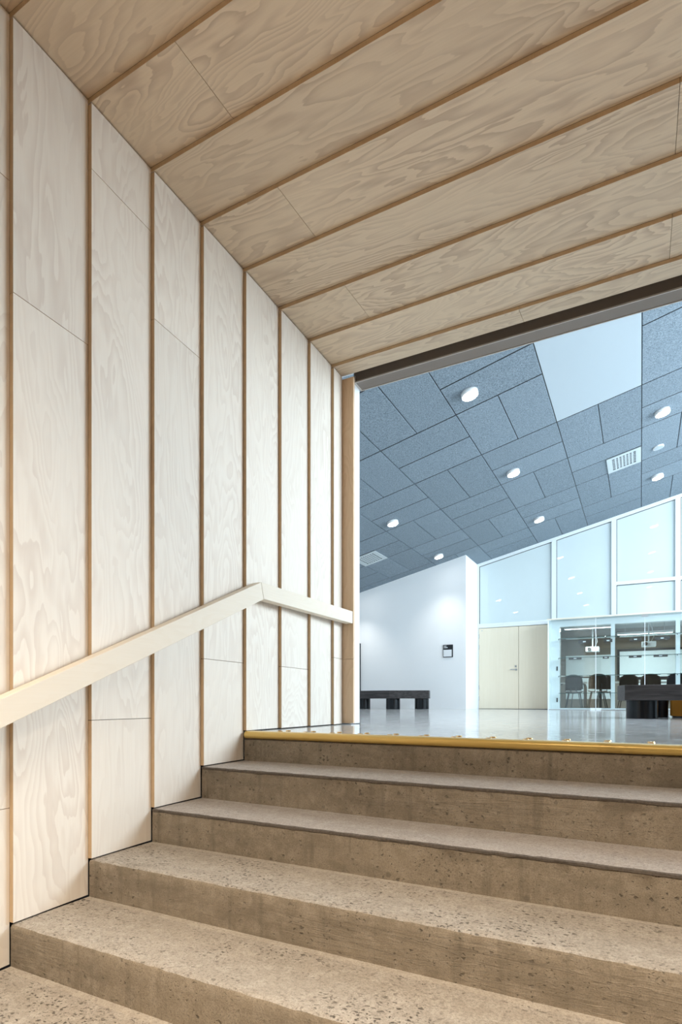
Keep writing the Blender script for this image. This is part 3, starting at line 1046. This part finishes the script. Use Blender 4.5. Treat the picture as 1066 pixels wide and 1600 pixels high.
def projector(x, y, z, label):
    r = empty('projector', (x, y, z))
    tag(r, label, 'projector', 'white projectors on ceiling poles')
    MB().box(-0.17, 0.17, -0.13, 0.13, -0.065, 0.065, 'projector_white').build('body', r, bevel=0.015)
    ln = MB().cyl((0, 0), 0.045, 0, 0.05, 'dark_metal', 20).build('lens', r)
    ln.rotation_euler = (math.pi / 2, 0, 0)
    ln.location = (-0.07, -0.128, 0.0)
    MB().tube([(0, 0, 0.06), (0, 0, RZ - z - 0.02)], 0.018, 'projector_white').build('pole', r)
    MB().box(-0.12, 0.12, -0.09, 0.09, RZ - z - 0.025, RZ - z, 'projector_white').build('mount_plate', r)
    MB().tube([(0.05, 0, 0.06), (0.12, 0.01, 0.2), (0.02, 0.02, RZ - z - 0.02)], 0.008, 'frame_white', 6).build('cable', r)


projector(-1.16, 17.0, 1.62, 'white ceiling projector left of the white mullion, in the classroom')
projector(0.19, 17.0, 1.70, 'white ceiling projector right of the white mullion, in the classroom')


def strip_lamp(x, y, ln, label):
    r = empty('strip_light', (x, y, RZ))
    tag(r, label, 'lamp', 'strip lights in the classroom')
    MB().box(-ln / 2, ln / 2, -0.06, 0.06, -0.34, -0.28, 'lamp_body').build('housing', r)
    MB().box(-ln / 2 + 0.02, ln / 2 - 0.02, -0.05, 0.05, -0.350, -0.338, 'strip_glow').build('diffuser', r)
    for s in (-1, 1):
        MB().tube([(s * ln * 0.35, 0, -0.28), (s * ln * 0.35, 0, 0)], 0.004, 'steel', 6).build('hanger', r)
    lo = area_light('strip_lamp', (x, y, RZ - 0.37), (0, 0, 0), ln, 0.1, 60, (0.92, 0.98, 1.0))


strip_lamp(-1.2, 16.2, 1.2, 'white strip light hanging at the left of the classroom')
strip_lamp(0.1, 18.2, 1.4, 'white strip light hanging in front of the projection surface')
strip_lamp(1.9, 16.2, 1.4, 'white strip light hanging at the right of the classroom')


def table(x, y, lx, ly, h, label):
    r = empty('classroom_table', (x, y, fz(x)))
    tag(r, label, 'table', 'pale tables in the classroom')
    MB().box(-lx / 2, lx / 2, -ly / 2, ly / 2, h - 0.028, h, 'table_top').build('table_top', r, bevel=0.004)
    for sx in (-1, 1):
        for sy in (-1, 1):
            px, py = sx * (lx / 2 - 0.06), sy * (ly / 2 - 0.06)
            MB().tube([(px - sx * 0.10, py, h - 0.03), (px - sx * 0.02, py, h - 0.05), (px, py, h - 0.12), (px, py, 0)], 0.019, 'dark_metal').build('leg', r)


table(-1.62, 16.22, 0.80, 0.6, 0.70, 'small pale table at the far left behind the glass')
table(-0.50, 16.65, 1.0, 0.6, 0.72, 'pale table behind the white mullion between the chairs')
table(0.72, 16.45, 1.1, 0.7, 0.70, 'pale table behind the right-hand bench')


def chair_proto(shell):
    r = empty('classroom_chair', (0, 0, 0))
    # curved seat and back shells
    s = MB()
    nx, ny = 8, 6
    V = []
    for i in range(nx + 1):
        for k in range(ny + 1):
            u, v_ = i / nx * 2 - 1, k / ny * 2 - 1
            V.append((0.21 * u * (1 - 0.12 * v_ * v_), 0.20 * v_, 0.44 + 0.02 * u * u - 0.012 * v_))
    Fq = [(i * (ny + 1) + k, (i + 1) * (ny + 1) + k, (i + 1) * (ny + 1) + k + 1, i * (ny + 1) + k + 1) for i in range(nx) for k in range(ny)]
    o = s.add(V, Fq, shell).build('seat', r, smooth=True)
    md = o.modifiers.new('thick', 'SOLIDIFY')
    md.thickness = 0.014
    s = MB()
    V = []
    for i in range(nx + 1):
        for k in range(ny + 1):
            u, q = i / nx * 2 - 1, k / ny
            wdt = 0.215 * (1 - 0.35 * max(0, q - 0.55) ** 1.5 * 2)
            zz = 0.50 + 0.36 * q - (0.05 * abs(u) ** 3 if k == ny else 0)
            V.append((wdt * u, 0.215 + 0.06 * q - 0.055 * u * u, zz))
    o = s.add(V, Fq, shell).build('backrest', r, smooth=True)
    md = o.modifiers.new('thick', 'SOLIDIFY')
    md.thickness = 0.014
    for sx in (-1, 1):
        for sy in (-1, 1):
            MB().tube([(sx * 0.13, sy * 0.12, 0.43), (sx * 0.21, sy * 0.20, 0.0)], 0.011, 'dark_metal').build('leg', r)
        MB().tube([(sx * 0.07, 0.15, 0.43), (sx * 0.07, 0.225, 0.47), (sx * 0.07, 0.245, 0.62)], 0.010, 'dark_metal').build('back_support', r)
    return r


def copy_tree(o, parent=None):
    c = o.copy()
    C.objects.link(c)
    c.parent = parent
    for ch in list(o.children):
        copy_tree(ch, c)
    return c


pb = chair_proto('shell_brown')
pnv = chair_proto('shell_navy')
CH = [(pb, -1.42, 15.42, 2.9, 'dark brown shell chair at the left table behind the glass'),
      (pb, -0.93, 15.20, 3.3, 'dark brown shell chair closest to the glass, left of the mullion'),
      (pb, -0.80, 15.85, 3.1, 'dark brown shell chair just left of the white mullion'),
      (pb, -1.62, 16.85, 0.2, 'dark brown shell chair behind the small left table'),
      (pb, -0.28, 15.80, 3.3, 'dark brown shell chair just right of the white mullion'),
      (pb, 0.22, 15.62, 3.1, 'dark brown shell chair seen above the left end of the right bench'),
      (pnv, 0.74, 15.45, 3.2, 'navy shell chair at the right edge, above the bench'),
      (pnv, 1.30, 15.40, 3.0, 'navy shell chair partly cut by the right edge')]
used = set()
for pr, x, y, rz, lab in CH:
    if pr.name in used:
        o = copy_tree(pr)
    else:
        o = pr
        used.add(pr.name)
    o.location = (x, y, fz(x))
    o.rotation_euler = (0, 0, rz)
    tag(o, lab, 'chair', 'shell chairs in the classroom')

# ------------------------------------------------------------------ room sign and dark screen on the white wall
sg = empty('room_sign', (-4.12, YW, 1.265))
tag(sg, 'small black and white room sign on the white wall', 'sign')
MB().box(-0.12, 0.12, -0.022, -0.001, 0.0, 0.30, 'black').build('plate', sg)
MB().box(-0.108, 0.094, -0.026, -0.021, 0.014, 0.180, 'sign_white').build('insert', sg)
tx = MB()
for (x0, x1, z) in ((-0.10, -0.035, 0.258), (-0.10, -0.015, 0.222)):
    x = x0
    while x < x1 - 0.006:
        ww = random.uniform(0.010, 0.017)
        tx.box(x, x + ww, -0.0235, -0.0215, z, z + 0.020, 'sign_white')
        x += ww + 0.005
tx.build('lettering', sg)

dk = empty('wall_screen', (-7.0, YW, 0.45))
tag(dk, 'dark upright screen on the white wall, cut by the left edge of the opening', 'screen')
MB().box(-0.60, 0.54, -0.07, -0.002, 0.0, 1.26, 'black').build('casing', dk, bevel=0.006)
MB().box(-0.56, 0.50, -0.074, -0.069, 0.04, 1.22, 'leg_black').build('display', dk)

# ------------------------------------------------------------------ benches
def bench(name_label, poly, ztop, zbot, legs, r, origin):
    b_ = empty('bench', origin)
    tag(b_, name_label, 'bench', 'dark benches in the hall')
    loc = [(x - origin[0], y - origin[1]) for x, y in poly]
    MB().prism(loc, zbot, ztop, 'bench_wood').build('seat_slab', b_, bevel=0.004)
    for x, y in legs:
        MB().cyl((x - origin[0], y - origin[1]), r, 0.0, zbot - 0.001, 'leg_black', 40).build('leg', b_, smooth=True)


o1 = (-5.4, 12.5, fz(-5.4))
bench('long angled dark bench on three round legs in front of the white wall',
      [(-7.2, 12.22), (-5.15, 12.22), (-4.30, 12.55), (-4.42, 12.98), (-5.22, 12.68), (-7.2, 12.68)], 0.435, 0.250,
      [(-6.72, 12.45), (-5.92, 12.45), (-5.15, 12.45), (-4.53, 12.70)], 0.165, o1)
o2 = (1.0, 7.15, fz(1.0))
bench('dark bench on black round legs at the right edge, before the glass front',
      [(-0.150, 6.88), (2.1, 6.88), (2.3, 7.1), (2.3, 7.45), (-0.20, 7.45), (-0.232, 7.16)], 0.367, 0.203,
      [(0.012, 7.14), (1.02, 7.16), (2.05, 7.14)], 0.158, o2)
pf = empty('pouf', (0.497, 7.74, fz(0.497)))
tag(pf, 'orange cylindrical pouf tucked behind the right-hand bench', 'pouf')
MB().cyl((0, 0), 0.19, 0.02, 0.34, 'orange_felt', 40).build('cushion', pf, smooth=True, bevel=0.012)
MB().cyl((0, 0), 0.17, 0.0, 0.025, 'black', 32).build('base', pf)
st = empty('stool', (0.205, 7.74, fz(0.205)))
tag(st, 'low black drum stool half hidden behind the right-hand bench', 'stool')
MB().cyl((0, 0), 0.085, 0.0, 0.30, 'leg_black', 36).build('drum', st, smooth=True)
MB().cyl((0, 0), 0.09, 0.30, 0.33, 'black', 36).build('seat', st, smooth=True)

# ------------------------------------------------------------------ lower hall behind the camera
tag(MB().box(-2.2, RIGHT + 0.1, -7.0, -0.05, LOWZ - 0.15, LOWZ, 'lower_floor').build('floor_lower'), 'lower floor at the foot of the concrete stairs', 'floor', kind='structure')
tag(MB().box(RIGHT, RIGHT + 0.15, -7.0, 4.08, LOWZ - 0.1, 2.70, 'lower_paint').build('wall_stairs_right'), 'pale wall on the far right side of the stairs', 'wall', kind='structure')
tag(MB().box(-2.06, -2.0, -7.0, -0.41, LOWZ, 3.4, 'lower_paint').build('wall_lower_left'), 'pale wall of the lower hall on the left', 'wall', kind='structure')
tag(MB().box(-2.2, RIGHT + 0.1, -7.15, -7.0, LOWZ - 0.1, 3.4, 'lower_paint').build('wall_lower_back'), 'pale rear wall of the lower hall', 'wall', kind='structure')
tag(MB().box(-2.2, RIGHT + 0.15, -7.15, -0.07, 3.4, 3.5, 'lower_paint').build('ceiling_lower'), 'pale ceiling of the lower hall', 'ceiling', kind='structure')
tag(MB().box(-2.2, RIGHT + 0.15, -0.10, -0.075, CEIL, 3.4, 'lower_paint').build('trim_5'), 'pale upstand where the plywood ceiling meets the lower hall', 'trim', kind='structure')
for i, (x, y) in enumerate([(-0.6, -0.72), (1.4, -0.72), (3.4, -0.72), (-0.6, -4.0), (1.4, -4.0), (3.4, -4.0)]):  # unseen warm lamps, added to light the treads and the near wall
    r = empty('fill_lamp', (x, y, 3.4))
    tag(r, 'added square warm fill lamp behind the camera, %s row, %s' % (('near', 'rear')[i // 3], ('left', 'middle', 'right')[i % 3]), 'lamp', 'added warm fill lamps behind the camera')
    MB().box(-0.45, 0.45, -0.45, 0.45, -0.05, 0.0, 'lamp_body').build('housing', r)
    MB().box(-0.42, 0.42, -0.42, 0.42, -0.055, -0.049, 'strip_glow').build('diffuser', r)
    area_light('fill_lamp_light', (x, y, 3.33), (0, 0, 0), 0.84, 0.84, (128, 8)[i // 3], (1.0, 0.87, 0.71), math.radians(130))
